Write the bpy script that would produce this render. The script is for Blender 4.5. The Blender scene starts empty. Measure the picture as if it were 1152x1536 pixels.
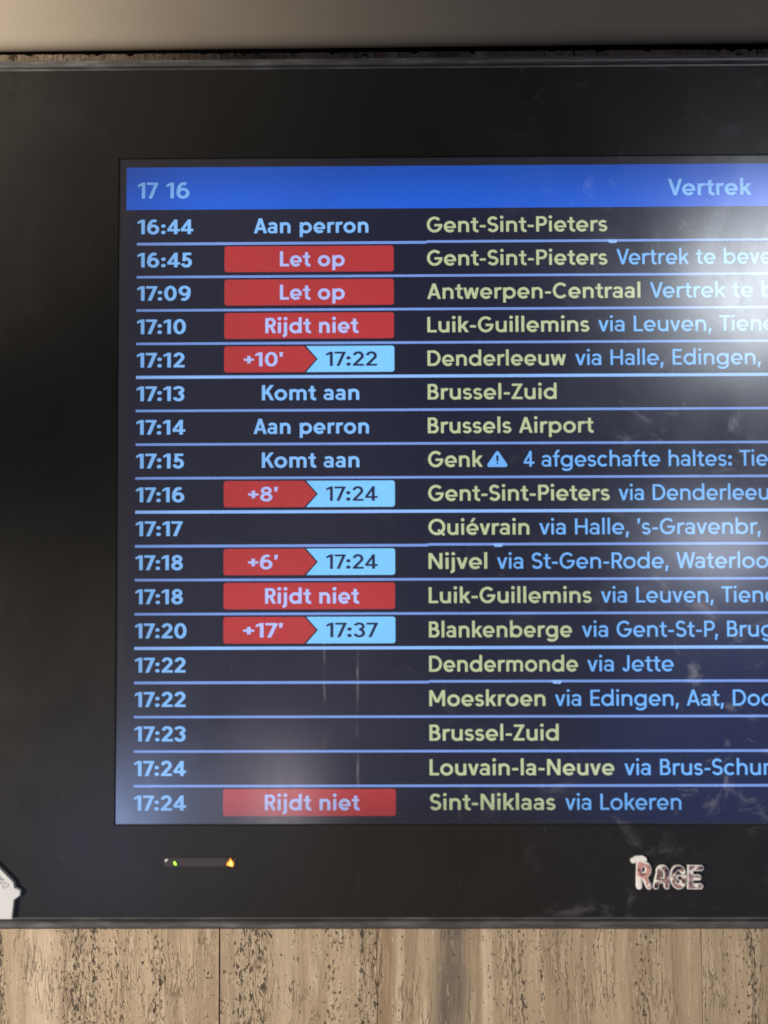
import bpy, bmesh, math, random
from mathutils import Vector, Matrix
from mathutils.geometry import delaunay_2d_cdt
random.seed(7)
S = bpy.context.scene
COL = S.collection
ZT = 1.90                       # world height (m) of the screen's top edge

def W(x, y, d=0.0):
    """display plane millimetres (x right, y down from the screen's top left, d towards the wall) -> world metres"""
    return Vector((x / 1000, d / 1000, ZT - y / 1000))

# ------------------------------------------------------------------ camera
EYE = (234.794, 333.442, -743.273)
RIGHT, DOWN, FWD = ((0.9999649, 0.0034842, 0.0076242), (-0.0037401, 0.9994215, 0.0338026), (-0.0075020, -0.0338299, 0.9993994))
def wv(v): return Vector((v[0], v[2], -v[1]))
cam = bpy.data.cameras.new('camera')
cam.sensor_fit = 'VERTICAL'; cam.sensor_height = 36; cam.sensor_width = 27
cam.lens = 36 * 1300 / 1536
cam.clip_start = 0.02; cam.clip_end = 100
cam_o = bpy.data.objects.new('camera', cam); COL.objects.link(cam_o)
r, u, b = wv(RIGHT).normalized(), -wv(DOWN).normalized(), -wv(FWD).normalized()
cam_o.matrix_world = Matrix(((r.x, u.x, b.x, 0), (r.y, u.y, b.y, 0), (r.z, u.z, b.z, 0), (0, 0, 0, 1)))
eye = W(EYE[0], EYE[1], EYE[2])
cam_o.matrix_world.translation = eye
S.camera = cam_o
cam.dof.use_dof = True; cam.dof.focus_distance = 0.785; cam.dof.aperture_fstop = 1.45

# ------------------------------------------------------------------ light and exposure
S.view_settings.view_transform = 'Standard'; S.view_settings.look = 'None'
S.view_settings.exposure = 0; S.view_settings.gamma = 1; S.view_settings.use_curve_mapping = False
wd = bpy.data.worlds.new('World'); S.world = wd; wd.use_nodes = True
wd.node_tree.nodes['Background'].inputs[0].default_value = (1.0, 0.93, 0.86, 1)
wd.node_tree.nodes['Background'].inputs[1].default_value = 0.08

def lamp(name, pos, target, power, color, kind='AREA', size=0.2, size_y=None, spot=60, blend=0.6):
    l = bpy.data.lights.new(name, kind); l.energy = power; l.color = color
    if kind == 'AREA':
        l.shape = 'DISK' if size_y is None else 'ELLIPSE'; l.size = size
        if size_y: l.size_y = size_y
    else:
        l.shadow_soft_size = size; l.spot_size = math.radians(spot); l.spot_blend = blend
    o = bpy.data.objects.new(name, l); COL.objects.link(o)
    o.location = pos; o.rotation_euler = (Vector(target) - Vector(pos)).to_track_quat('-Z', 'Y').to_euler()
    return o
def mirrored(x, y, k):
    """where a lamp hangs whose mirror image in the screen is seen at (x, y)"""
    g = W(x, y); d = g - eye
    return g + Vector((d.x, -d.y, d.z)) * k
def glare(name, x, y, k, power, color, size, size_y=None):
    p = mirrored(x, y, k); return lamp(name, p, W(x, y), power, color, size=size, size_y=size_y)
glare('hall lamp cold white', 560, 114, 6, 23.5, (0.86, 0.93, 1.0), 0.90)
glare('hall lamp small', 511, 338, 6, 4.6, (0.76, 0.83, 1.0), 0.66, 0.40)
glare('hall lamp rosy', 136, 549, 4, 0.85, (0.97, 0.87, 1.0), 0.24, 0.30)
glare('hall lamp blue', 2, 576, 4, 3.3, (0.42, 0.57, 1.0), 0.46)
glare('added blue tint lamp', 600, 555, 4, 3.6, (0.05, 0.22, 1.0), 2.0)  # added unseen lamp that tints the right of the screen blue
glare('added warm tint lamp', 70, 330, 4, 1.5, (1.0, 0.84, 0.68), 1.6, 4.6)  # added unseen lamp that lays a warm grey over the screen's left
lamp('warm wall lamp', (-2.9, -2.3, 1.00), (0.16, 0.03, 0.95), 810, (1.0, 0.89, 0.74), 'SPOT', 0.10, spot=23, blend=0.7)
lamp('added strip lamp', (-1.15, -0.95, 1.50), (-0.20, 0.03, 2.018), 70, (1.0, 0.88, 0.74), 'SPOT', 0.05, spot=15, blend=1.0)  # added unseen spot to brighten the stone strip below the ledge
lamp('warm ledge lamp', (-1.05, -0.75, 2.01), (-0.40, 0.0, 2.06), 170, (1.0, 0.88, 0.72), 'SPOT', 0.06, spot=44, blend=1.0)

# ------------------------------------------------------------------ node helper
class NT:
    def __init__(s, name):
        s.m = bpy.data.materials.new(name); s.m.use_nodes = True
        s.t = s.m.node_tree; s.t.nodes.clear()
        s.out = s.t.nodes.new('ShaderNodeOutputMaterial')
    def n(s, typ, ins=None, **kw):
        nd = s.t.nodes.new('ShaderNode' + typ)
        for k, v in kw.items(): setattr(nd, k, v)
        for k, v in (ins or {}).items(): s.set(nd.inputs[k], v)
        return nd
    def set(s, sock, v):
        if hasattr(v, 'links') and hasattr(v, 'is_output'): s.t.links.new(v, sock)
        elif isinstance(v, tuple) and len(v) == 3 and sock.type == 'RGBA': sock.default_value = (*v, 1)
        else: sock.default_value = v
    def math(s, op, a, b=0.0, c=0.0, clamp=False):
        nd = s.n('Math', {0: a, 1: b, 2: c}, operation=op, use_clamp=clamp); return nd.outputs[0]
    def ramp(s, v, lo, hi, a=0.0, b=1.0, smooth=True):
        nd = s.n('MapRange', {0: v, 1: lo, 2: hi, 3: a, 4: b}, interpolation_type='SMOOTHSTEP' if smooth else 'LINEAR'); return nd.outputs[0]
    def mix(s, f, a, b, mode='MIX'):
        nd = s.n('Mix', data_type='RGBA', blend_type=mode); s.set(nd.inputs[0], f); s.set(nd.inputs[6], a); s.set(nd.inputs[7], b); return nd.outputs[2]
    def noise(s, vec, scale, detail=3.0, rough=0.5, dist=0.0):
        return s.n('TexNoise', {'Vector': vec, 'Scale': scale, 'Detail': detail, 'Roughness': rough, 'Distortion': dist}).outputs[0]
    def scaled(s, vec, sx, sy, sz, off=(0, 0, 0)):
        return s.n('Mapping', {'Vector': vec, 'Scale': Vector((sx, sy, sz)), 'Location': Vector(off)}).outputs[0]
    def pos(s): return s.n('NewGeometry').outputs['Position']
    def bsdf(s, **ins):
        nd = s.n('BsdfPrincipled', {k.replace('_', ' '): v for k, v in ins.items()}); return nd
    def done(s, sh):
        s.t.links.new(sh, s.out.inputs[0]); return s.m

def glass_coat(t):
    """dust, greasy wipes and streaks lying on the front of the screen and its frame"""
    p = t.pos()
    wipes = t.ramp(t.noise(t.scaled(p, 22, 1, 28, (3, 0, 1)), 1.0, 6, 0.68, 0.8), 0.53, 0.76)
    px_ = t.n('SeparateXYZ', {0: p}).outputs[0]
    region = t.math('MULTIPLY', t.ramp(t.noise(t.scaled(p, 8, 1, 8, (1.3, 0, 4.1)), 1.0, 2), 0.42, 0.60), t.ramp(px_, 0.26, 0.46, 0.06, 1.0))
    specks = t.ramp(t.noise(p, 420, 1, 0.5), 0.74, 0.80)
    sx, sz = t.n('SeparateXYZ', {0: p}).outputs[0], t.n('SeparateXYZ', {0: p}).outputs[2]
    wob = t.math('MULTIPLY', t.math('SUBTRACT', t.noise(t.scaled(p, 1, 1, 14), 1.0, 4), 0.5), 0.006)
    xs = t.math('ADD', sx, wob)
    brk = t.ramp(t.noise(t.scaled(p, 60, 1, 30), 1.0, 4), 0.42, 0.66)
    streak = None
    for x0, z0, z1 in ((0.2065, ZT - 0.640, ZT - 0.395), (0.178, ZT - 0.520, ZT - 0.400), (0.292, ZT - 0.63, ZT - 0.545)):
        d = t.math('ABSOLUTE', t.math('SUBTRACT', xs, x0))
        a = t.math('MULTIPLY', t.ramp(d, 0.0003, 0.0016, 1, 0), t.math('MULTIPLY', t.ramp(sz, z0, z0 + 0.05), t.ramp(sz, z1 - 0.06, z1, 1, 0)))
        streak = a if streak is None else t.math('MAXIMUM', streak, a)
    streak = t.math('MULTIPLY', streak, brk)
    dust = t.math('ADD', t.math('MULTIPLY', wipes, region), t.math('ADD', t.math('MULTIPLY', specks, 0.35), t.math('MULTIPLY', streak, 0.5)), clamp=True)
    film = t.noise(t.scaled(p, 9, 1, 6, (7, 0, 2)), 1.0, 5, 0.6, 0.8)
    return dust, film

def screen_mat(name, color, strength=1.0, rough=0.19):
    t = NT(name); dust, film = glass_coat(t)
    grain = t.ramp(t.noise(t.pos(), 1100, 1), 0.3, 0.7, 0.90, 1.10, False)
    cloud = t.ramp(t.noise(t.scaled(t.pos(), 7, 1, 7, (2, 0, 5)), 1.0, 2), 0.3, 0.7, 0.92, 1.06)
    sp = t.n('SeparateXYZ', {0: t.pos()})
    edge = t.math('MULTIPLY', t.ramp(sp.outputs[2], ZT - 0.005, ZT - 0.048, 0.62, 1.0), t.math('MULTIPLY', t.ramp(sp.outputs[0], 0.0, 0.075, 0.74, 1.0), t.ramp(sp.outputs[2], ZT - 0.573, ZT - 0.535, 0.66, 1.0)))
    grain = t.math('MULTIPLY', grain, t.math('MULTIPLY', cloud, edge))     # viewing-angle darkening toward the panel's edges, painted into the emission
    ro = t.math('ADD', t.ramp(film, 0.3, 0.7, rough - 0.03, rough + 0.035), t.math('MULTIPLY', dust, 0.04))
    b = t.bsdf(Base_Color=t.mix(t.math('MULTIPLY', dust, 0.55), (0.012, 0.012, 0.013), (0.55, 0.55, 0.58)), Roughness=ro, IOR=2.0)
    t.set(b.inputs['Emission Color'], color)
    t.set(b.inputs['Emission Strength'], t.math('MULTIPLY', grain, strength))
    return t.done(b.outputs[0])

def srgb(r, g, b):
    f = lambda c: (c / 255 / 12.92) if c / 255 <= 0.04045 else ((c / 255 + 0.055) / 1.055) ** 2.4
    return (f(r), f(g), f(b))

M = {}
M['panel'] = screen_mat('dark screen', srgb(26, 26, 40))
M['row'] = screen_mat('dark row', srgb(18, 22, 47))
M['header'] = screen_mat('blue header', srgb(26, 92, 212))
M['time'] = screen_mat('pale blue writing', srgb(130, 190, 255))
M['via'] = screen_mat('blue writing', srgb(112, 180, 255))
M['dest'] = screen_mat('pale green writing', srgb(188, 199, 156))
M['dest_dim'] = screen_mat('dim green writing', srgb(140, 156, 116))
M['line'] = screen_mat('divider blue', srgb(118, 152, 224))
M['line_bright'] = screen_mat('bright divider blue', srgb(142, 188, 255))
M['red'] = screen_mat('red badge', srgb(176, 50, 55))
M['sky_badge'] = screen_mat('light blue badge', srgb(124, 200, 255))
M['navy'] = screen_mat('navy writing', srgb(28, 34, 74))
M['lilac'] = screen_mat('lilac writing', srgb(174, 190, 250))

t = NT('black frame plastic'); dust, film = glass_coat(t)
fine = t.noise(t.pos(), 1500, 2)
b_ = t.bsdf(Base_Color=t.mix(t.math('MULTIPLY', dust, 0.20), t.mix(film, (0.016, 0.0152, 0.014), (0.0215, 0.0205, 0.019)), (0.42, 0.42, 0.44)),
            Roughness=t.ramp(film, 0.3, 0.7, 0.24, 0.32), IOR=1.36)
t.set(b_.inputs['Normal'], t.n('Bump', {'Strength': 0.05, 'Distance': 0.0004, 'Height': fine}).outputs[0])
M['frame'] = t.done(b_.outputs[0])

t = NT('worn grey trim')
p = t.pos()
wear = t.ramp(t.noise(t.scaled(p, 26, 30, 160), 1.0, 5, 0.6), 0.40, 0.75)
b_ = t.bsdf(Base_Color=t.mix(wear, (0.085, 0.083, 0.082), (0.17, 0.17, 0.172)), Roughness=t.ramp(wear, 0, 1, 0.32, 0.46), Metallic=0.3)
t.set(b_.inputs['Normal'], t.n('Bump', {'Strength': 0.12, 'Distance': 0.0003, 'Height': t.noise(p, 260, 3)}).outputs[0])
M['trim'] = t.done(b_.outputs[0])

def plain(name, color, rough=0.6, metallic=0.0, emit=0.0, var=0.12, scale=60):
    t = NT(name); nz = t.noise(t.pos(), scale, 4)
    lo = tuple(c * (1 - var) for c in color); hi = tuple(min(1, c * (1 + var)) for c in color)
    b = t.bsdf(Base_Color=t.mix(nz, lo, hi), Roughness=t.ramp(nz, 0.2, 0.8, rough - 0.05, rough + 0.05), Metallic=metallic)
    if emit: t.set(b.inputs['Emission Color'], color); t.set(b.inputs['Emission Strength'], emit)
    return t.done(b.outputs[0])
M['housing'] = plain('black housing', (0.012, 0.012, 0.012), 0.6)
M['void'] = plain('dark backing board', (0.012, 0.010, 0.008), 0.9)
M['clip'] = plain('white plastic', (0.64, 0.66, 0.68), 0.42, var=0.03)
M['clip_letters'] = plain('shaded white plastic', (0.47, 0.48, 0.49), 0.5, var=0.05)  # clip plastic darkened to paint in the relief shading of its letters
M['lens'] = plain('smoky lens', (0.042, 0.032, 0.034), 0.34)
M['led_green'] = plain('green lamp', (0.45, 0.95, 0.05), 0.3, emit=1.1, var=0.02)
M['led_amber'] = plain('amber lamp', (1.0, 0.30, 0.02), 0.3, emit=0.75, var=0.02)
M['led_core'] = plain('bright amber core', (1.0, 0.78, 0.16), 0.3, emit=1.5, var=0.02)
M['silver'] = plain('bright silver', (0.88, 0.87, 0.86), 0.28, 0.0, var=0.05, scale=400)

def fill(name, dark, mid, lo, off):  # random blotches of dark, mid and near-white tone
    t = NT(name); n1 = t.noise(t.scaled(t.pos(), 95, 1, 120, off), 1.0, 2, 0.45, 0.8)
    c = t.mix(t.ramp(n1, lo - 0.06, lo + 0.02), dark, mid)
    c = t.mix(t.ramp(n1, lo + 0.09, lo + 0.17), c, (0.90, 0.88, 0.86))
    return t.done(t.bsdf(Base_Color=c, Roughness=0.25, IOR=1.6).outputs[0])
M['fill_R'] = fill('rosy letter fill', (0.16, 0.06, 0.07), (0.62, 0.30, 0.26), 0.40, (1, 0, 2))
M['fill_A'] = fill('dark letter fill', (0.035, 0.025, 0.03), (0.24, 0.13, 0.11), 0.47, (3, 0, 2))
M['fill_G'] = fill('dark letter fill mixed', (0.035, 0.025, 0.035), (0.34, 0.20, 0.16), 0.46, (5, 0, 7))
M['fill_E'] = fill('mauve letter fill', (0.06, 0.04, 0.045), (0.30, 0.20, 0.20), 0.44, (8, 0, 3))

t = NT('satin painted metal'); p = t.pos()
cl = t.noise(t.scaled(p, 6, 6, 22), 1.0, 5, 0.6)
mk = t.ramp(t.noise(t.scaled(p, 60, 60, 160), 1.0, 3), 0.70, 0.78)
b_ = t.bsdf(Base_Color=t.mix(t.math('MULTIPLY', mk, 0.35), t.mix(cl, (0.205, 0.177, 0.140), (0.25, 0.215, 0.172)), (0.10, 0.085, 0.07)), Roughness=0.6, IOR=1.25)
M['ledge'] = t.done(b_.outputs[0])

def travertine(name, seed, tone=1.0, streaks=(), pits=(), base=0.0, seam=()):
    """vein cut travertine: bands and pits run vertically.  streaks: (x mm, half width mm, colour, amount); pits: (x mm, half width, density)"""
    t = NT(name); p = t.pos()
    sx = t.n('SeparateXYZ', {0: p}).outputs[0]
    warp = t.math('MULTIPLY', t.math('SUBTRACT', t.noise(t.scaled(p, 4, 1, 6, (seed, 0, seed)), 1.0, 3), 0.5), 0.020)
    xw = t.math('ADD', sx, warp)
    pw = t.n('CombineXYZ', {0: xw, 1: seed, 2: t.n('SeparateXYZ', {0: p}).outputs[2]}).outputs[0]
    band = t.noise(t.scaled(pw, 34, 1, 1.6), 1.0, 4, 0.55)
    fib = t.noise(t.scaled(pw, 210, 1, 18), 1.0, 5, 0.66, 0.15)
    cloud = t.noise(t.scaled(pw, 22, 1, 18), 1.0, 4, 0.6)
    col = t.mix(t.ramp(band, 0.32, 0.68), (0.335, 0.252, 0.172), (0.50, 0.392, 0.278))
    col = t.mix(t.math('MULTIPLY', t.ramp(fib, 0.5, 0.78), 0.55), col, (0.74, 0.62, 0.48))
    col = t.mix(t.math('MULTIPLY', t.ramp(fib, 0.45, 0.25), 0.42), col, (0.33, 0.24, 0.16))
    col = t.mix(t.math('MULTIPLY', t.ramp(cloud, 0.52, 0.75), 0.35), col, (0.47, 0.35, 0.245))
    thin = t.noise(t.scaled(pw, 260, 1, 5, (6, 0, 6)), 1.0, 3, 0.6)
    col = t.mix(t.math('MULTIPLY', t.ramp(thin, 0.55, 0.72), 0.45), col, (0.22, 0.16, 0.11))
    micro = t.noise(t.scaled(p, 900, 1, 600), 1.0, 3, 0.7)
    col = t.mix(0.5, col, t.mix(t.ramp(micro, 0.3, 0.7), (0.42, 0.42, 0.42), (0.60, 0.60, 0.60)), 'OVERLAY')
    for x0, hw, c, amt in streaks:
        d = t.math('ABSOLUTE', t.math('SUBTRACT', xw, x0 / 1000))
        f = t.math('MULTIPLY', t.ramp(d, hw / 1000 * 0.4, hw / 1000 * 1.5, 1, 0), amt)
        f = t.math('MULTIPLY', f, t.ramp(t.noise(t.scaled(pw, 90, 1, 16), 1.0, 5, 0.65), 0.25, 0.6, 0.45, 1.0))
        col = t.mix(f, col, c)
    # pits: two sizes, gathered into vertical bands
    dens = t.ramp(t.noise(t.scaled(pw, 30, 1, 2.2, (5, 0, 2)), 1.0, 3), 0.36, 0.66, -0.005, 0.085)
    if base: dens = t.math('ADD', dens, base)
    for x0, hw, a in pits:
        d = t.math('ABSOLUTE', t.math('SUBTRACT', xw, x0 / 1000))
        dens = t.math('ADD', dens, t.math('MULTIPLY', t.ramp(d, 0, hw / 1000, 1, 0), a))
    nb = t.noise(t.scaled(pw, 190, 1, 85, (1, 0, 3)), 1.0, 4, 0.62, 0.25)
    ns = t.noise(t.scaled(pw, 430, 1, 200, (4, 0, 1)), 1.0, 3, 0.6, 0.2)
    vb = t.math('ADD', nb, dens); vs = t.math('ADD', ns, t.math('MULTIPLY', dens, 1.0))
    pit = t.math('MAXIMUM', t.ramp(vb, 0.685, 0.745), t.math('MULTIPLY', t.ramp(vs, 0.66, 0.73), 0.85))
    wn = t.noise(t.scaled(pw, 190, 1, 22, (2, 0, 8)), 1.0, 5, 0.68, 0.35)
    wig = t.ramp(t.math('ABSOLUTE', t.math('SUBTRACT', wn, 0.5)), 0.003, 0.018, 1, 0)
    wmask = t.ramp(t.math('ADD', t.noise(t.scaled(pw, 40, 1, 14, (9, 0, 9)), 1.0, 3), t.math('MULTIPLY', dens, 0.8)), 0.50, 0.66)
    wig = t.math('MULTIPLY', wig, wmask)
    lw = t.math('MULTIPLY', t.ramp(t.math('ABSOLUTE', t.math('SUBTRACT', wn, 0.57)), 0.004, 0.024, 1, 0), t.math('MULTIPLY', wmask, 0.55))
    rim = t.math('MULTIPLY', t.ramp(vb, 0.60, 0.685), 0.40)
    col = t.mix(t.math('MAXIMUM', rim, lw), col, (0.72, 0.61, 0.47))
    col = t.mix(t.math('MULTIPLY', wig, 0.45), col, (0.15, 0.105, 0.07))
    col = t.mix(t.math('MULTIPLY', pit, 0.90), col, (0.045, 0.033, 0.024))
    for x0 in seam:
        d = t.math('ABSOLUTE', t.math('SUBTRACT', sx, x0 / 1000))
        col = t.mix(t.math('MULTIPLY', t.ramp(d, 0.0003, 0.0009, 1, 0), 0.5), col, (0.10, 0.075, 0.05))
    col = t.mix(1.0, col, (tone, tone * 0.985, tone * 0.96), 'MULTIPLY')
    h = t.math('SUBTRACT', t.math('MULTIPLY', fib, 0.25), t.math('ADD', t.math('ADD', pit, t.math('MULTIPLY', micro, 0.15)), t.math('MULTIPLY', wig, 0.4)))
    b = t.bsdf(Base_Color=col, Roughness=t.ramp(fib, 0.3, 0.7, 0.48, 0.66), IOR=1.45)
    t.set(b.inputs['Normal'], t.n('Bump', {'Strength': 1.0, 'Distance': 0.003, 'Height': h}).outputs[0])
    return t.done(b.outputs[0])

# ------------------------------------------------------------------ mesh helpers
def link(name, bm, mat, parent=None, smooth=False):
    me = bpy.data.meshes.new(name); bm.normal_update(); bm.to_mesh(me); bm.free()
    me.materials.append(M[mat] if isinstance(mat, str) else mat)
    if smooth:
        for f in me.polygons: f.use_smooth = True
    o = bpy.data.objects.new(name, me); COL.objects.link(o)
    if parent is not None:
        o.parent = parent; o.matrix_parent_inverse = Matrix.Identity(4); o.location = -world_loc(parent)
    return o
def world_loc(o):
    v = Vector((0, 0, 0))
    while o is not None: v += o.location; o = o.parent
    return v
def thing(name, label, cat, at, group=None):
    o = bpy.data.objects.new(name, None); COL.objects.link(o); o.empty_display_size = 0.05
    o.location = at; o['label'] = label; o['category'] = cat
    if group: o['group'] = group
    return o
def box(bm, x0, x1, y0, y1, d0, d1, bev=0.0):
    """box in display millimetres; d is depth towards the wall"""
    r = bmesh.ops.create_cube(bm, size=1)
    c = W((x0 + x1) / 2, (y0 + y1) / 2, (d0 + d1) / 2)
    for v in r['verts']:
        v.co = Vector((v.co.x * (x1 - x0) / 1000, v.co.y * (d1 - d0) / 1000, v.co.z * (y1 - y0) / 1000)) + c
    if bev:
        es = list({e for v in r['verts'] for e in v.link_edges})
        bmesh.ops.bevel(bm, geom=es, offset=bev / 1000, segments=3, profile=0.5, affect='EDGES')
def flat(bm, pts, d):
    f = bm.faces.new([bm.verts.new(W(x, y, d)) for x, y in pts]); f.normal_update()
    if f.normal.y > 0: f.normal_flip()
def rrect(x0, x1, y0, y1, r, corners=(1, 1, 1, 1), n=5):
    pts = []
    for (cx, cy, a, on, px, py) in ((x0 + r, y0 + r, 180, corners[0], x0, y0), (x1 - r, y0 + r, 270, corners[1], x1, y0), (x1 - r, y1 - r, 0, corners[2], x1, y1), (x0 + r, y1 - r, 90, corners[3], x0, y1)):
        if not on: pts.append((px, py)); continue
        for i in range(n + 1):
            w = math.radians(a + 90 * i / n); pts.append((cx + r * math.cos(w), cy + r * math.sin(w)))
    return pts
def slab_shape(bm, pts, d0, d1):
    """outline (mm) raised from depth d1 (back) to d0 (front), with walls"""
    n = len(pts)
    fr = [bm.verts.new(W(x, y, d0)) for x, y in pts]; bk = [bm.verts.new(W(x, y, d1)) for x, y in pts]
    bm.faces.new(fr); bm.faces.new(bk[::-1])
    for i in range(n): bm.faces.new((fr[i], bk[i], bk[(i + 1) % n], fr[(i + 1) % n]))
    bmesh.ops.recalc_face_normals(bm, faces=bm.faces)

# ------------------------------------------------------------------ a geometric sans letter set, drawn with strokes (cap height 1)
XH, ASC, DSC = 0.715, 1.045, -0.27
def arc(cx, cy, rx, ry, a0, a1, n=None):
    n = n or max(4, int(abs(a1 - a0) / 11))
    return [(cx + rx * math.cos(math.radians(a0 + (a1 - a0) * i / n)), cy + ry * math.sin(math.radians(a0 + (a1 - a0) * i / n))) for i in range(n + 1)]
def stroke(pts, w):
    P = [Vector(p) for i, p in enumerate(pts) if i == 0 or math.dist(p, pts[i - 1]) > 1e-4]; n = len(P); L, R = [], []
    for i in range(n):
        a = (P[i] - P[i - 1]).normalized() if i else None
        c = (P[i + 1] - P[i]).normalized() if i < n - 1 else None
        a = a or c; c = c or a
        na, nc = Vector((-a.y, a.x)), Vector((-c.y, c.x)); m = na + nc
        if m.length < 1e-6: m = na
        m.normalize(); k = (w / 2) / max(0.45, m.dot(nc))
        L.append(P[i] + m * k); R.append(P[i] - m * k)
    return [[tuple(L[i]), tuple(L[i + 1]), tuple(R[i + 1]), tuple(R[i])] for i in range(n - 1)]
def rect(x0, y0, x1, y1): return [[(x0, y0), (x1, y0), (x1, y1), (x0, y1)]]
def leg(x0, y0, x1, y1, w):
    """slanted stroke with level ends; x0, x1 are its centres at y0, y1"""
    h = w / 2 * math.hypot(x1 - x0, y1 - y0) / abs(y1 - y0)
    return [[(x0 - h, y0), (x0 + h, y0), (x1 + h, y1), (x1 - h, y1)]]
def ring(cx, cy, rx, ry, w): return stroke(arc(cx, cy, rx, ry, 0, 360, 30), w)
def dot(cx, cy, r): return [[p for p in arc(cx, cy, r, r, 0, 360, 14)[:-1]]]

def glyph(ch, w):
    """polygons, ink width, left and right side bearings"""
    h = w / 2; t = w * 0.88; X = XH; R_, St, Dg = 0.045, 0.085, 0.012
    o_w = 0.735; orx = (o_w - w) / 2; ory = (X + 0.02 - t) / 2; oc = X / 2
    def flip(ps, wid, hei): return [[(wid - x, hei - y) for x, y in p] for p in ps]
    if ch == ' ': return [], 0.39, 0, 0
    if ch == '0': return ring(.33, .5, .33 - h, .51 - t / 2, w), .66, R_, R_
    if ch == '1':
        return rect(.20, 0, .20 + w, 1) + [[(0, .715), (.20 + h, .86), (.20 + h, 1), (.20, 1), (0, .86)]], .20 + w, .03, .085
    if ch == '2':
        rx = .29 - h; cy = 1.01 - t / 2 - .235
        a = arc(.29, cy, rx, .235, 172, -32)
        return stroke(a + [(h * 1.25, t * .72)], w) + rect(.01, 0, .59, t), .59, .045, .045
    if ch == '3':
        return stroke(arc(.28, .745, .215, .265 - t / 2, 165, -90), w * .95) + stroke(arc(.285, .295, .30 - h, .305 - t / 2, 90, -168), w), .585, .03, R_
    if ch == '4':
        return rect(.37, 0, .37 + w, 1) + rect(0.02, .19, .68, .19 + t) + stroke([(.06, .19 + t * .5), (.46, .96)], t), .68, .02, .02
    if ch == '5':
        return rect(.09, 1 - t, .54, 1) + leg(.075 + h, .42, .11 + h, 1, w * .95) + stroke(arc(.28, .325, .30 - h, .335 - t / 2, 140, -165), w), .58, .03, R_
    if ch in '69':
        p = ring(.32, .325, .32 - h, .335 - t / 2, w) + stroke(arc(.35, .42, .35 - h, .59 - t / 2, 62, 190), w)
        return (p if ch == '6' else flip(p, .64, 1)), .64, R_, R_
    if ch == '7': return rect(0, 1 - t, .585, 1) + leg(.18, 0, .585 - h * 1.12, 1 - t * .5, w), .585, .02, .015
    if ch == '8': return ring(.31, .745, .28 - h, .265 - t / 2, w * .95) + ring(.31, .285, .31 - h, .295 - t / 2, w), .62, R_, R_
    if ch == ':': return dot(.12, .12, .12) + dot(.12, .56, .12), .24, .055, .055
    if ch == '+': return rect(0, .40, .52, .40 + t) + rect(.26 - h, .40 + t / 2 - .26, .26 + h, .40 + t / 2 + .26), .52, .04, .04
    if ch == "'": return [[(.03, .68), (.03 + w * .75, .68), (.04 + w, 1.0), (.02, 1.0)]], .06 + w, .03, .03
    if ch == ',': return [[(.0, -.20), (w * .72, -.20), (w * 1.35, w * 1.15), (w * .22, w * 1.15)]], w * 1.3, .05, .07
    if ch == '-': return rect(0, .30, .34, .30 + t), .34, .065, .065
    if ch == '!': return rect(0, .32, w, 1) + dot(h, .11, .11), w, .08, .08
    # capitals
    if ch == 'A': return leg(h * 1.1, 0, .40, 1, w) + leg(.80 - h * 1.1, 0, .40, 1, w) + rect(.17, .22, .63, .22 + t), .80, Dg, Dg
    if ch == 'B': return (rect(0, 0, w, 1) + rect(h, 1 - t, .32, 1) + rect(h, 0, .34, t) + rect(h, .455, .34, .455 + t)
                          + stroke([(.30, 1 - t / 2)] + arc(.32, .73, .245 - h, .27 - t / 2, 90, -90) , w) + stroke(arc(.34, .29, .29 - h, .29 - t / 2, 90, -90), w)), .63, St, R_
    if ch in 'CG':
        rx = .45 - h; ry = .51 - t / 2
        if ch == 'C': return stroke(arc(.45, .5, rx, ry, 42, 318), w), .83, R_, .03
        return stroke(arc(.45, .5, rx, ry, 44, 360), w) + rect(.44, .5 - t * .75, .90 - .005, .5 + t * .25), .90, R_, R_
    if ch == 'D': return rect(0, 0, w, 1) + rect(h, 1 - t, .34, 1) + rect(h, 0, .34, t) + stroke(arc(.32, .5, .46 - h, .5 - t / 2, 90, -90), w), .78, St, R_
    if ch == 'E': return rect(0, 0, w, 1) + rect(h, 0, .56, t) + rect(h, .5 - t / 2, .52, .5 + t / 2) + rect(h, 1 - t, .56, 1), .56, St, .04
    if ch == 'H': return rect(0, 0, w, 1) + rect(.74 - w, 0, .74, 1) + rect(h, .5 - t / 2, .74 - h, .5 + t / 2), .74, St, St
    if ch == 'J': return stroke([(.44 - h, 1)] + arc(.22, .28, .22 - h, .29 - t / 2, 0, -165), w), .44, .02, St
    if ch == 'K': return rect(0, 0, w, 1) + leg(w * .9, .40, .66 - h * .9, 1, w) + leg(.70 - h * 1.1, 0, .30, .60, w), .70, St, Dg
    if ch == 'L': return rect(0, 0, w, 1) + rect(h, 0, .54, t), .54, St, .02
    if ch == 'M': return rect(0, 0, w, 1) + rect(.92 - w, 0, .92, 1) + leg(.46, .22, h * 1.1, 1, w) + leg(.46, .22, .92 - h * 1.1, 1, w), .92, St, St
    if ch == 'N': return rect(0, 0, w, 1) + rect(.76 - w, 0, .76, 1) + leg(.76 - h * 1.05, 0, h * 1.05, 1, w), .76, St, St
    if ch == 'P': return rect(0, 0, w, 1) + rect(h, 1 - t, .34, 1) + rect(h, .38, .34, .38 + t) + stroke(arc(.33, .69, .30 - h, .31 - t / 2, 90, -90), w), .63, St, .03
    if ch == 'Q': return ring(.49, .5, .49 - h, .51 - t / 2, w) + stroke([(.56, .32), (.92, -.02)], w * .9), .98, R_, R_
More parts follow.
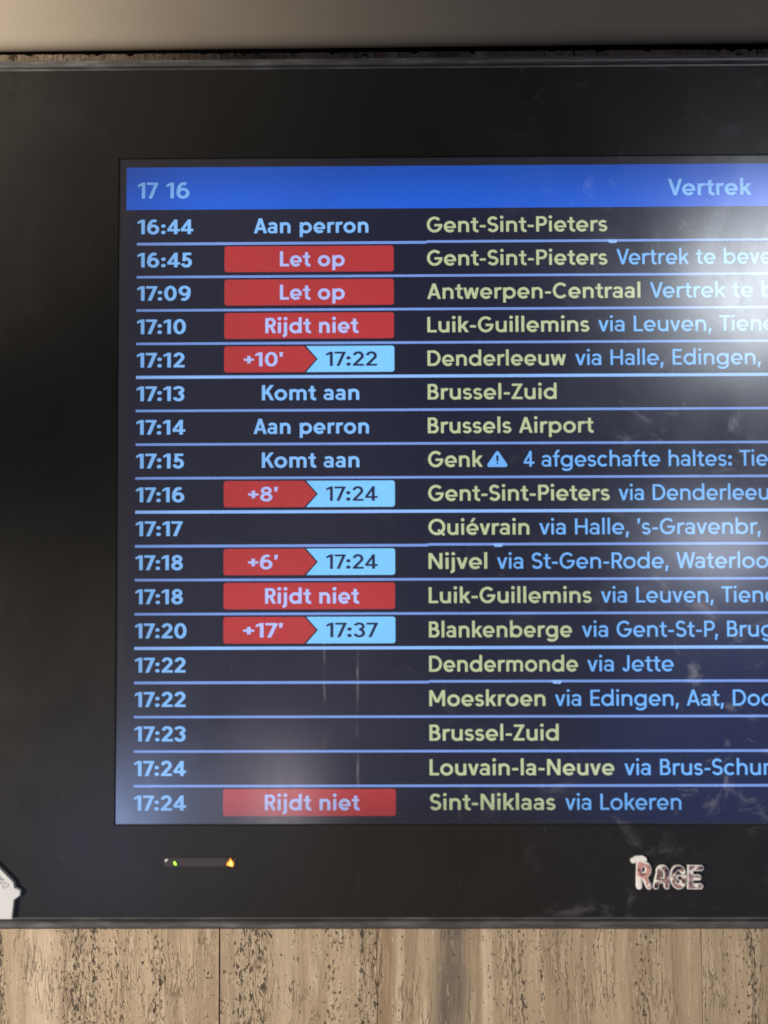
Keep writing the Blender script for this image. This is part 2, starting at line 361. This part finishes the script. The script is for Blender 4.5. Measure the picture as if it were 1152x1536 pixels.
    if ch == 'R': return rect(0, 0, w, 1) + rect(h, 1 - t, .34, 1) + rect(h, .39, .36, .39 + t) + stroke(arc(.33, .695, .29 - h, .305 - t / 2, 90, -90), w) + leg(.64 - h * 1.1, 0, .33, .45, w), .64, St, .02
    if ch == 'S' or ch == 's':
        H, wd = (1, .64) if ch == 'S' else (X, .52)
        ww = w if ch == 'S' else w * .9; tt = ww * .9; r = (H + .02 - tt) / 4; rx = (wd - ww) / 2; cx = wd / 2
        up = arc(cx, H + .01 - tt / 2 - r, rx * .94, r, 25, 245); lo = arc(cx, -.01 + tt / 2 + r, rx, r, 65, -160)
        return stroke(up + lo, ww), wd, .035, .035
    if ch == 'T': return rect(0, 1 - t, .66, 1) + rect(.33 - h, 0, .33 + h, 1 - t / 2), .66, .02, .02
    if ch == 'V': return leg(.385, 0, h * 1.1, 1, w) + leg(.385, 0, .77 - h * 1.1, 1, w), .77, Dg, Dg
    if ch == 'W': return leg(.30, 0, h * 1.1, 1, w) + leg(.30, 0, .56, 1, w) + leg(.82, 0, .56, 1, w) + leg(.82, 0, 1.12 - h * 1.1, 1, w), 1.12, Dg, Dg
    if ch == 'Z': return rect(.02, 1 - t, .62, 1) + rect(0, 0, .63, t) + leg(h * 1.3, t * .5, .62 - h * 1.3, 1 - t * .5, w), .63, .03, .03
    # small letters
    if ch == 'o': return ring(o_w / 2, oc, orx, ory, w), o_w, R_, R_
    if ch in 'ceé':
        e_w = o_w * .96; rx = (e_w - w) / 2
        if ch == 'c': return stroke(arc(e_w / 2, oc, rx, ory, 45, 315), w), e_w * .92, R_, .02
        p = stroke(arc(e_w / 2, oc, rx, ory, 0, 318), w) + rect(h, oc - t * .62, e_w - .004, oc + t * .18)
        if ch == 'é': p += leg(.30, .80, .46, 1.06, w * .85)
        return p, e_w, R_, R_
    if ch in 'bpdq':
        p = ring(o_w / 2, oc, orx, ory, w)
        y0, y1 = {'b': (0, ASC), 'd': (0, ASC), 'p': (DSC, X), 'q': (DSC, X)}[ch]
        return p + (rect(0, y0, w * .96, y1) if ch in 'bp' else rect(o_w - w * .96, y0, o_w, y1)), o_w, (St if ch in 'bp' else R_), (R_ if ch in 'bp' else St)
    if ch == 'a':
        a_w = .58; tw = t * .86
        return (stroke(arc(.29, X - .20, a_w / 2 - h, .21 - tw / 2, 160, 0) + [(a_w - h, 0)], w * .94)
                + ring(.265, .218, .265 - tw / 2, .228 - tw / 2, tw)), a_w, .035, .08
    if ch in 'nhmu':
        n_w = .63
        if ch == 'm':
            m_w = 1.0; q = (m_w - w) / 4; p = rect(0, 0, w, X)
            for k in (0, 1): p += stroke(arc(h + q + 2 * q * k, X - .24, q, .25 - t / 2, 180, 0) + [(h + 2 * q * (k + 1), 0)], w * .95)
            return p, m_w, St, .08
        p = stroke([(h, X - .28)] + arc(n_w / 2, X - .28, n_w / 2 - h, .29 - t / 2, 180, 0)[0:] + [(n_w - h, 0)], w)
        if ch == 'u': return flip(p + rect(0, 0, w, X), n_w, X), n_w, .08, St
        return p + rect(0, 0, w, X if ch == 'n' else ASC), n_w, St, .08
    if ch == 'r': return rect(0, 0, w, X) + stroke(arc(.32, X - .29, .32 - h, .30 - t / 2, 180, 68), w), .42, St, .0
    if ch == 't': return stroke([(.13 + h, .93), (.13 + h, .24)] + arc(.13 + h + .17, .20, .17, .21 - t / 2, 180, 290), w) + rect(0, X - t * .9, .43, X), .43, .02, .03
    if ch == 'f': return stroke([(.13 + h, 0), (.13 + h, .78)] + arc(.13 + h + .18, .80, .18, .26 - t / 2, 180, 80), w) + rect(0, X - t * .9, .42, X), .44, .02, .0
    if ch == 'g':
        return ring(o_w / 2, oc, orx, ory, w) + stroke([(o_w - h, X), (o_w - h, 0)] + arc(o_w / 2, 0.0, orx, .285 - t / 2, 0, -150), w * .95), o_w, R_, St
    if ch == 'i': return rect(0, 0, w, X) + dot(h, .955, w * .62), w, St, St
    if ch == 'j': return stroke([(.12 + h, X), (.12 + h, -.08)] + arc(.02, -.08, .10 + h, .19 - t / 2, 0, -80), w) + dot(.12 + h, .955, w * .62), .12 + w, -.03, St
    if ch == 'l': return rect(0, 0, w, ASC), w, St, St
    if ch == 'k': return rect(0, 0, w, ASC) + leg(w * .9, .27, .57 - h * .9, X, w) + leg(.60 - h * 1.1, 0, .26, .42, w), .60, St, Dg
    if ch == 'v': return leg(.31, 0, h * 1.1, X, w) + leg(.31, 0, .62 - h * 1.1, X, w), .62, Dg, Dg
    if ch == 'w': return leg(.25, 0, h * 1.1, X, w) + leg(.25, 0, .46, X, w) + leg(.67, 0, .46, X, w) + leg(.67, 0, .92 - h * 1.1, X, w), .92, Dg, Dg
    raise KeyError(ch)

CACHE = {}
def cut(ch, w):
    k = (ch, round(w, 4))
    if k not in CACHE:
        polys, wid, l, r_ = glyph(ch, w)
        vs, fs = [], []
        for p in polys:
            area = sum(p[i][0] * p[(i + 1) % len(p)][1] - p[(i + 1) % len(p)][0] * p[i][1] for i in range(len(p)))
            q = p if area > 0 else p[::-1]
            fs.append(list(range(len(vs), len(vs) + len(q)))); vs += [Vector(v) for v in q]
        if vs:
            ov, _, of, _, _, orig = delaunay_2d_cdt(vs, [], fs, 0, 1e-5, True)
            CACHE[k] = ([tuple(v) for v in ov], [f for f, g in zip(of, orig) if g], wid, l, r_)
        else: CACHE[k] = ([], [], wid, l, r_)
    return CACHE[k]
KERN = {('V', 'e'): -.07, ('T', 'i'): -.02, ('W', 'a'): -.05, ('A', 'a'): -.01, ('r', ','): -.05, ('P', ','): -.08, ('r', 't'): .01, ('r', 'e'): -.01, ('k', 'e'): -.02, ('R', 'o'): -.01, ('1', '7'): -.02, ('7', ':'): -.05, ('f', 'g'): .0, ('K', 'o'): -.03, ('L', 'e'): -.01}
def natural(s, w):
    x = 0; prev = None; first = None; last = 0
    for c in s:
        _, _, wid, l, r_ = cut(c, w); x += KERN.get((prev, c), 0)
        if c != ' ':
            if first is None: first = x + l
            last = x + l + wid
        x += l + wid + r_; prev = c
    return first, last
def text(name, s, x0, base, cap, w, mat, parent, d, x1=None, upto=None, center=None, k=None):
    """writing whose ink starts at x0 (mm); the part of it called upto (default all) ends at x1"""
    a, e = natural(upto or s, w)
    f, _ = natural(s, w)
    sx = (x1 - x0) / ((e - a)) if x1 is not None else cap * (k or 1.0)
    if center is not None: x0 = center - (e - a) * sx / 2
    bm = bmesh.new(); x = 0; prev = None
    for c in s:
        V, F, wid, l, r_ = cut(c, w); x += KERN.get((prev, c), 0)
        bv = [bm.verts.new(W(x0 + (x + l + vx - f) * sx, base - vy * cap, d)) for vx, vy in V]
        for q in F: bm.faces.new([bv[i] for i in q])
        x += l + wid + r_; prev = c
    for fc in bm.faces:
        fc.normal_update()
        if fc.normal.y > 0: fc.normal_flip()
    return link(name, bm, mat, parent)

# ------------------------------------------------------------------ the travertine wall
WALL_D = 34.0
wall = thing('travertine_wall', 'beige vein-cut travertine wall with pitted vertical bands behind the black display', 'wall', Vector((0.4, 0.05, 0.0)))
GREY, BROWN, CREAM, RUST = (0.125, 0.105, 0.088), (0.27, 0.185, 0.11), (0.66, 0.55, 0.42), (0.40, 0.26, 0.15)
f = 1.045                       # the wall stands a little behind the screen plane
def wx(x): return EYE[0] + (x - EYE[0]) * (743.3 + WALL_D) / 743.3
SL = [(-420, wx(89.3), dict(seed=1.0, tone=1.06, streaks=[(wx(-60), 14, CREAM, .5), (wx(0), 10, RUST, .25)], pits=[(wx(-97), 9, .16), (wx(-30), 7, .07), (wx(-16), 5, .09), (wx(38), 8, .03)])),
      (wx(89.3), wx(222.1), dict(seed=2.7, tone=1.0, streaks=[(wx(140), 10, CREAM, .3), (wx(105), 9, GREY, .25)], pits=[(wx(120), 22, .07), (wx(150), 9, .05), (wx(104), 6, .05), (wx(207), 3, .10)])),
      (wx(222.1), wx(495.2), dict(seed=4.2, tone=0.98, streaks=[(wx(226), 9, BROWN, .85), (wx(284), 14, GREY, .92), (wx(315), 5, CREAM, .8), (wx(240), 3, CREAM, .6)], base=-0.045, pits=[(wx(243), 6, .09), (wx(284), 9, .05), (wx(362), 4, .10), (wx(345), 5, .06), (wx(398), 5, .08), (wx(445), 14, .05)], seam=[wx(336)])),
      (wx(495.2), 900, dict(seed=6.1, tone=0.93, streaks=[(wx(505), 8, CREAM, .25)], pits=[(wx(515), 5, .06), (wx(540), 10, .10), (wx(562), 12, .13)])),
      (900, 1350, dict(seed=8.3, tone=0.95, pits=[(1000, 20, .08), (1200, 15, .08)]))]
TOP = EYE[1] + (-93.9 - EYE[1]) * (743.3 + WALL_D) / 743.3          # top of the slabs: a shadow gap runs above them
for i, (x0, x1, kw) in enumerate(SL):
    bm = bmesh.new(); g = (1.1, 0.35, 0.45, 0.5, 0.5)[i]
    rng = random.Random(i); xs = [x0 + 0.2]
    while xs[-1] < x1 - g - 6: xs.append(xs[-1] + rng.uniform(2.2, 5.5))
    xs.append(x1 - g)
    tops = []
    for x in xs:
        c = rng.random(); tops.append((x, TOP + (rng.uniform(1.0, 3.0) if c < 0.07 else rng.uniform(-0.3, 0.3))))
    pts = tops + [(x1 - g, 1500), (x0 + 0.2, 1500)]
    slab_shape(bm, pts, WALL_D, WALL_D + 20)
    link('stone_slab', bm, travertine('travertine', **kw), wall)
bm = bmesh.new(); box(bm, -420, 1350, -420, 1500, WALL_D + 62, WALL_D + 70); link('backing_board', bm, 'void', wall)
bm = bmesh.new(); box(bm, -420, 1350, TOP + 12, 1500, WALL_D + 20.4, WALL_D + 40); link('mortar_bed', bm, 'void', wall)

# ------------------------------------------------------------------ the ledge over the display
led = thing('overhead_ledge', 'smooth beige rounded metal ledge running along the top above the black display', 'ledge', W(500, -160, 60))
prof = [(15, -165), (15, -106.5)]
for i in range(9):
    a = math.radians(90 * i / 8); prof.append((13 - 10 * math.sin(a), -105.6 - 13 * (1 - math.cos(a))))
for i in range(1, 17):
    q = i / 16; prof.append((3 - 14 * math.sin(q * math.pi * 0.55), -118.6 - 150 * q))
prof += [(90, -280), (90, -165)]
bm = bmesh.new()
NX = 24; rows_ = []
for k in range(NX + 1):
    x = -420 + 1770 * k / NX
    rows_.append([bm.verts.new(W(x, y - (x - 230) * 0.0035, d)) for d, y in prof])
for k in range(NX):
    for j in range(len(prof)): bm.faces.new((rows_[k][j], rows_[k + 1][j], rows_[k + 1][(j + 1) % len(prof)], rows_[k][(j + 1) % len(prof)]))
bm.faces.new(rows_[0]); bm.faces.new(rows_[-1][::-1])
bmesh.ops.recalc_face_normals(bm, faces=bm.faces)
o = link('metal_cover', bm, 'ledge', led, smooth=True)
o.data.set_sharp_from_angle(angle=math.radians(40))

# ------------------------------------------------------------------ the departure display
SW, SH = 1019.0, 573.0
L0, PITCH = 74.55, 29.1425
FX0, FX1, FY0, FY1 = -132.0, SW + 132.0, -87.0, 658.9
disp = thing('departure_display', 'large black framed departure screen listing train times with red delay badges', 'display', W(SW / 2, FY1, 30))
bm = bmesh.new(); box(bm, FX0 + 4, FX1 - 4, FY0 + 4, FY1 + 3.9, 4.0, WALL_D - 0.5, 1.5); link('housing', bm, 'housing', disp)  # black lower lip stands in for the contact shadow under the trim
# frame: four flat borders as one mesh with an opening for the screen
bm = bmesh.new()
O = [(FX0 + 8, FY0 + 8), (FX1 - 8, FY0 + 8), (FX1 - 8, FY1 - 8), (FX0 + 8, FY1 - 8)]; I = [(0, 0), (SW, 0), (SW, SH), (0, SH)]
of_, if_ = [bm.verts.new(W(x, y, -2.0)) for x, y in O], [bm.verts.new(W(x, y, -1.3)) for x, y in I]
ob_, ib_ = [bm.verts.new(W(x, y, 3.0)) for x, y in O], [bm.verts.new(W(x, y, 3.0)) for x, y in I]
for i in range(4):
    j = (i + 1) % 4
    bm.faces.new((of_[i], of_[j], if_[j], if_[i])); bm.faces.new((ob_[i], ib_[i], ib_[j], ob_[j]))
    bm.faces.new((if_[i], if_[j], ib_[j], ib_[i])); bm.faces.new((of_[i], ob_[i], ob_[j], of_[j]))
bmesh.ops.recalc_face_normals(bm, faces=bm.faces)
bmesh.ops.bevel(bm, geom=[e for e in bm.edges if all(v in if_ for v in e.verts)], offset=0.0007, segments=2, affect='EDGES')
link('bezel', bm, 'frame', disp)
# edge trim: a half round rail swept round the frame
bm = bmesh.new()
pr = [(9.0, 3.0), (9.0, -2.3), (7.6, -2.6), (7.2, -1.7)] + [(3.7 + 3.5 * math.cos(math.radians(a)), -1.9 - 3.3 * math.sin(math.radians(a))) for a in range(10, 181, 15)] + [(0.1, -1.2), (0.0, 3.0)]
loops = []
for cx, cy, ax, ay in ((FX0, FY0, 1, 1), (FX1, FY0, -1, 1), (FX1, FY1, -1, -1), (FX0, FY1, 1, -1)):
    loops.append([bm.verts.new(W(cx + ax * o_, cy + ay * o_, d)) for o_, d in pr])
for i in range(4):
    a, c = loops[i], loops[(i + 1) % 4]
    for j in range(len(pr)): bm.faces.new((a[j], c[j], c[(j + 1) % len(pr)], a[(j + 1) % len(pr)]))
bmesh.ops.recalc_face_normals(bm, faces=bm.faces)
o = link('edge_trim', bm, 'trim', disp, smooth=True); o.data.set_sharp_from_angle(angle=math.radians(35))

bm = bmesh.new(); box(bm, -3, SW + 3, -3, SH + 3, 0.0, 2.6); link('screen_panel', bm, 'panel', disp)
D1, D2, D3, D4 = -0.15, -0.30, -0.45, -0.60           # layers of the picture, each a hair in front of the last
bm = bmesh.new(); flat(bm, rrect(6.0, SW - 6, 7.2, 44.6, 0.5, (0, 0, 0, 0)), D1); hd = link('header_bar', bm, 'header', disp)
B, MED = 0.184, 0.142
CAP = 13.1
text('clock_text', '17', 16.0, 34.6, 14.0, B * .92, 'time', hd, D2, x1=33.6)
text('clock_text', '16', 40.9, 34.6, 14.0, B * .92, 'time', hd, D2, x1=60.9)
text('title_text', 'Vertrek', 476.3, 34.6, 14.2, B * .92, 'time', hd, D2, x1=548.3)

ROWS = [('16:44', 64.4, 'Aan perron', 'Gent-Sint-Pieters', 423.4, None),
        ('16:45', 63.3, '!Let op', 'Gent-Sint-Pieters', 423.1, ('Vertrek te bevestigen', 431.1, 'Vertrek te', 516.2)),
        ('17:09', 62.3, '!Let op', 'Antwerpen-Centraal', 451.2, ('Vertrek te bevestigen', 459.5, 'Vertrek', 524.3)),
        ('17:10', 58.3, '!Rijdt niet', 'Luik-Guillemins', 406.9, ('via Leuven, Tienen', 414.6, 'via Leuven,', 511.8)),
        ('17:12', 57.3, ("+10'", '17:22'), 'Denderleeuw', 386.5, ('via Halle, Edingen, Aat', 394.5, 'via Halle, Edingen,', 553.6)),
        ('17:13', 57.2, 'Komt aan', 'Brussel-Zuid', 378.1, None),
        ('17:14', 58.1, 'Aan perron', 'Brussels Airport', 409.3, None),
        ('17:15', 57.1, 'Komt aan', 'Genk', 314.1, ('4 afgeschafte haltes: Tienen', 349.0, '4 afgeschafte haltes:', 527.6)),
        ('17:16', 57.5, ("+8'", '17:24'), 'Gent-Sint-Pieters', 422.6, ('via Denderleeuw', 430.3, 'via Denderleeu', 558.6)),
        ('17:17', 56.2, None, 'Quiévrain', 353.6, ("via Halle, 's-Gravenbr, Bergen", 362.1, "via Halle, 's-Gravenbr,", 551.0)),
        ('17:18', 56.6, ("+6'", '17:24'), 'Nijvel', 317.4, ('via St-Gen-Rode, Waterloo', 325.7, 'via St-Gen-Rode, Waterloo', 557.2)),
        ('17:18', 56.8, '!Rijdt niet', 'Luik-Guillemins', 406.2, ('via Leuven, Tienen', 414.1, 'via Leuven,', 509.9)),
        ('17:20', 60.0, ("+17'", '17:37'), 'Blankenberge', 389.1, ('via Gent-St-P, Brugge', 397.6, 'via Gent-St-P,', 513.2)),
        ('17:22', 59.3, None, 'Dendermonde', 393.9, ('via Jette', 401.8, 'via Jette', 475.2)),
        ('17:22', 59.4, None, 'Moeskroen', 365.9, ('via Edingen, Aat, Doornik', 374.1, 'via Edingen,', 479.0)),
        ('17:23', 59.5, None, 'Brussel-Zuid', 376.9, None),
        ('17:24', 60.0, None, 'Louvain-la-Neuve', 423.7, ('via Brus-Schuman', 432.2, 'via Brus-Schu', 547.5)),
        ('17:24', 60.1, '!Rijdt niet', 'Sint-Niklaas', 373.5, ('via Lokeren', 381.9, 'via Lokeren', 479.9))]
STX = {'Aan perron': (117.0, 216.5), '!Let op': (139.8, 195.9), '!Rijdt niet': (127.2, 207.3), 'Komt aan': (124.3, 208.2)}
STEP = {0: 423, 9: 322, 13: 371}
BRIGHT = {0, 4, 8, 9, 12, 13}
for i, (tm, tx1, st, dest, dx1, via) in enumerate(ROWS):
    y1 = L0 + i * PITCH; y0 = y1 - PITCH if i else 45.2
    base = y1 - 8.8
    bm = bmesh.new(); flat(bm, [(9, y0 + 0.6), (SW - 9, y0 + 0.6), (SW - 9, y1 - 0.6), (9, y1 - 0.6)], D1)
    row = link('departure_row', bm, 'row', disp)
    row['label'] = 'row for the %s train to %s' % (tm, dest)
    if i < 17:
        # the divider, drawn a little higher right of the destination column in some rows
        bm = bmesh.new(); th = 1.15
        if i in STEP:
            flat(bm, [(15.3, y1 - th * .9), (267, y1 - th), (267, y1 + th), (15.3, y1 + th * 1.2)], D2)
            flat(bm, [(267, y1 - 1.7), (SW - 12, y1 - 1.7), (SW - 12, y1 + .45), (267, y1 + .45)], D2)
        else:
            k = 1.15 if i in BRIGHT else 0.92
            flat(bm, [(15.3, y1 - th * k), (SW - 12, y1 - th * k), (SW - 12, y1 + th * k), (15.3, y1 + th * k)], D2)
        ln = link('divider_line', bm, 'line_bright' if i in BRIGHT and i not in STEP else 'line', row)
        if i in STEP:
            bm = bmesh.new(); xq = STEP[i]
            flat(bm, [(xq, y1 - 1.2), (xq + 9, y1 - 1.2), (xq + 8, y1 + 1.6), (xq + 2, y1 + 1.6)], D3)
            link('divider_fleck', bm, 'line_bright', row)
    text('time_text', tm, 15.9, base + 0.25, 12.7, B, 'time', row, D2, x1=tx1)
    by0, by1 = y0 + (2.6 if i else 2), y1 - 3.9
    if isinstance(st, tuple):
        ym = (by0 + by1) / 2
        bm = bmesh.new(); flat(bm, [(162.4, by0), (236.4, by0)] + rrect(200, 238.6, by0, by1, 2.2, (0, 1, 1, 0))[1:-1] + [(162.4, by1), (172.4, ym)], D2)
        link('new_time_badge', bm, 'sky_badge', row)
        bm = bmesh.new(); rr = rrect(91.5, 160, by0, by1, 2.2, (1, 0, 0, 1))
        flat(bm, rr[:6] + [(160.6, by0), (171.0, ym), (160.6, by1)] + rr[8:], D2 - 0.02)
        link('delay_badge', bm, 'red', row)
        wl = {4: (108.6, 143.0), 3: (112.6, 138.6)}[len(st[0])]
        text('badge_text', st[0], wl[0], base - 0.3, 12.2, B * .93, 'lilac', row, D3, x1=wl[1])
        text('badge_text', st[1], 179.6, base - 0.3, 12.4, B * .86, 'navy', row, D3, x1=223.8)
    elif st:
        a, c = STX[st]
        if st[0] == '!':
            bm = bmesh.new(); flat(bm, rrect(91.6, 238.4, by0, by1, 2.2), D2); link('status_badge', bm, 'red', row)
            text('badge_text', st[1:], a, base, CAP, B, 'lilac', row, D3, x1=c)
        else:
            text('status_text', st, a, base, CAP, B, 'time', row, D2, x1=c)
    text('destination_text', dest, 267.2, base, CAP * (1.03 if i > 5 else 1.02), B * .90, 'dest', row, D2, x1=dx1)
    if via:
        text('via_text', via[0], via[1], base, CAP * 1.03, MED, 'via', row, D2, x1=via[3], upto=via[2])
    if dest == 'Genk':
        bm = bmesh.new(); cx, yb_, yt_ = 326.7, base + .2, base - CAP * 1.04
        pts = []
        for (px_, py_, a0) in ((cx - 7.0, yb_ - 1.6, 90), (cx, yt_ + 1.8, 210), (cx + 7.0, yb_ - 1.6, 330)):
            for q in range(7):
                w_ = math.radians(a0 + 120 * q / 6); pts.append((px_ + 1.6 * math.cos(w_), py_ + 1.6 * math.sin(w_)))
        flat(bm, pts, D2); link('warning_icon', bm, 'via', row)
        text('icon_mark', '!', cx - .95, base - 2.2, 7.6, .24, 'navy', row, D3, x1=cx + .95)

# status window with its two small lamps
bm = bmesh.new(); slab_shape(bm, rrect(42.1, 103.3, 600.2, 607.6, 0.8), -2.25, -1.9); iw = link('indicator_window', bm, 'lens', disp)
bm = bmesh.new(); slab_shape(bm, [(43.0, 601.0), (46.2, 601.2), (43.6, 604.0)], -3.1, -2.8); link('painted_glint', bm, 'clip', iw)  # a highlight on the window, modelled as a small white chip
bm = bmesh.new(); slab_shape(bm, [(50.3, 603.6), (51.4, 602.8), (53.2, 605.2), (52.6, 606.4), (51.2, 606.0)], -3.4, -2.8); link('indicator_light', bm, 'led_green', iw)
bm = bmesh.new(); slab_shape(bm, [(95.2, 606.3), (95.6, 604.0), (97.4, 602.6), (98.6, 600.0), (99.6, 602.2), (101.6, 604.0), (101.3, 606.4), (100.2, 607.6), (98.6, 606.9)], -3.4, -2.8); link('indicator_light', bm, 'led_amber', iw)  # deep orange outer shape draws the bloom around the amber core
bm = bmesh.new(); slab_shape(bm, [(96.8, 605.6), (98.0, 603.8), (98.9, 602.0), (99.8, 604.0), (100.6, 605.4), (99.8, 606.7)], -3.7, -3.3); link('light_core', bm, 'led_core', iw)

# raised silver name letters
def emblem(polys, fx, fy, d0, d1):
    vs, fs = [], []
    for p in polys:
        area = sum(p[i][0] * p[(i + 1) % len(p)][1] - p[(i + 1) % len(p)][0] * p[i][1] for i in range(len(p)))
        q = p if area > 0 else p[::-1]
        fs.append(list(range(len(vs), len(vs) + len(q)))); vs += [Vector(v) for v in q]
    ov, _, of, _, _, orig = delaunay_2d_cdt(vs, [], fs, 0, 1e-4, True)
    keep = [f for f, g in zip(of, orig) if g]
    bm = bmesh.new()
    fr = [bm.verts.new(W(fx(v), fy(v), d0)) for v in ov]; bk = [bm.verts.new(W(fx(v), fy(v), d1)) for v in ov]
    cnt = {}
    for q in keep:
        bm.faces.new([fr[i] for i in q])
        for i in range(len(q)):
            e = (q[i], q[(i + 1) % len(q)]); cnt[e] = 1
    for (a, c) in list(cnt):
        if (c, a) not in cnt: bm.faces.new((fr[a], bk[a], bk[c], fr[c]))
    bmesh.ops.delete(bm, geom=[v for v in bm.verts if not v.link_faces], context='VERTS')
    bmesh.ops.recalc_face_normals(bm, faces=bm.faces)
    for q in bm.faces:
        if abs(q.normal.y) > .9 and q.normal.y > 0: q.normal_flip()
    return bm
def cap_round(pts, w): return stroke(pts, w) + dot(*pts[0], w / 2) + dot(*pts[-1], w / 2)
# skeletons in millimetres inside each letter, y up from the foot
LET = {'R': (439.4, [[(3, 2.2), (3.6, 20)], [(3.6, 21)] + [(6.5 + 4.6 * math.cos(math.radians(a)), 16.2 + 4.8 * math.sin(math.radians(a))) for a in range(90, -91, -18)] + [(4.2, 11.4)], [(7, 11.5), (11.2, 2.2)]]),
       'A': (454.3, [[(2.2, 2.2), (5.0, 13)] + [(8.0 + 3.1 * math.cos(math.radians(a)), 14.2 + 3.6 * math.sin(math.radians(a))) for a in range(180, -1, -20)] + [(11.4, 2.2)], [(4.5, 7.2), (10.8, 7.2)]]),
       'G': (468.6, [[(7 + 4.8 * math.cos(math.radians(a)), 10 + 7.7 * math.sin(math.radians(a))) for a in range(38, 331, 18)] + [(11.4, 9.4), (7.6, 9.4)]]),
       'E': (483.2, [[(11.2, 17.6), (2.6, 17.6), (2.2, 2.4), (10.6, 2.4)], [(2.4, 9.8), (9.2, 9.8)]])}
for ch, (x0, paths) in LET.items():
    big, small = [], []
    for p in paths: big += cap_round(p, 4.7 if ch != 'R' else 4.9); small += cap_round(p, 3.2)
    if ch == 'R':
        big += cap_round([(-1.6, 23.6), (1.5, 25.4), (5.5, 25.8), (7.5, 24.6)], 4.4)
    fx = lambda v: x0 + v[0]; fy = lambda v: 626.2 - v[1]
    o1 = link('name_letter', emblem(big, fx, fy, -3.6, -1.9), 'silver', disp)
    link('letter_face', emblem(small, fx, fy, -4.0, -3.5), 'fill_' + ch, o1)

# ------------------------------------------------------------------ the white plastic clip at the lower left corner of the frame
clip = thing('plastic_clip', 'white plastic corner clip with raised letters on the lower left of the black frame', 'clip', W(-110, 650, -2))
bm = bmesh.new()
pts = [(-84.0, 619.2), (-82.6, 624.2), (-79.2, 625.6), (-78.0, 626.4), (-78.3, 630.6), (-79.8, 631.6), (-83.2, 634.0), (-84.9, 650.2), (-131, 650.2), (-131, 640), (-126, 606), (-121, 596), (-109, 594.5)]
slab_shape(bm, pts, -5.4, -2.2)
bmesh.ops.bevel(bm, geom=[e for e in bm.edges if all(abs(v.co.y + 0.0054) < 1e-6 for v in e.verts)], offset=0.0006, segments=2, affect='EDGES')
body = link('clip_body', bm, 'clip', clip)
# a raised rib along the slope, and letters beside it
bm = bmesh.new(); slab_shape(bm, [(-110, 602.0), (-109, 601.0), (-93.4, 617.2), (-94.2, 618.2)], -5.8, -5.3); link('clip_rib', bm, 'clip', clip)
polys = []; x = 0
for ch in 'EGU':
    if ch == 'U': g = stroke([(.1, 1), (.1, .35)] + arc(.35, .35, .25, .27, 180, 360) + [(.6, 1)], .17); wd_ = .8
    else:
        g, wd_, _, _ = glyph(ch, .17)
    polys += [[(px_ + x, py_) for px_, py_ in q] for q in g]; x += wd_ + .16
ca, sa = math.cos(math.radians(-44)), math.sin(math.radians(-44)); sc = 5.4
lx, ly = -101.4, 616.2
fx = lambda v: lx + (v[0] * ca - v[1] * sa) * sc - 0
fy = lambda v: ly - (v[0] * sa + v[1] * ca) * sc
link('raised_lettering', emblem(polys, fx, fy, -5.8, -5.3), 'clip_letters', clip)
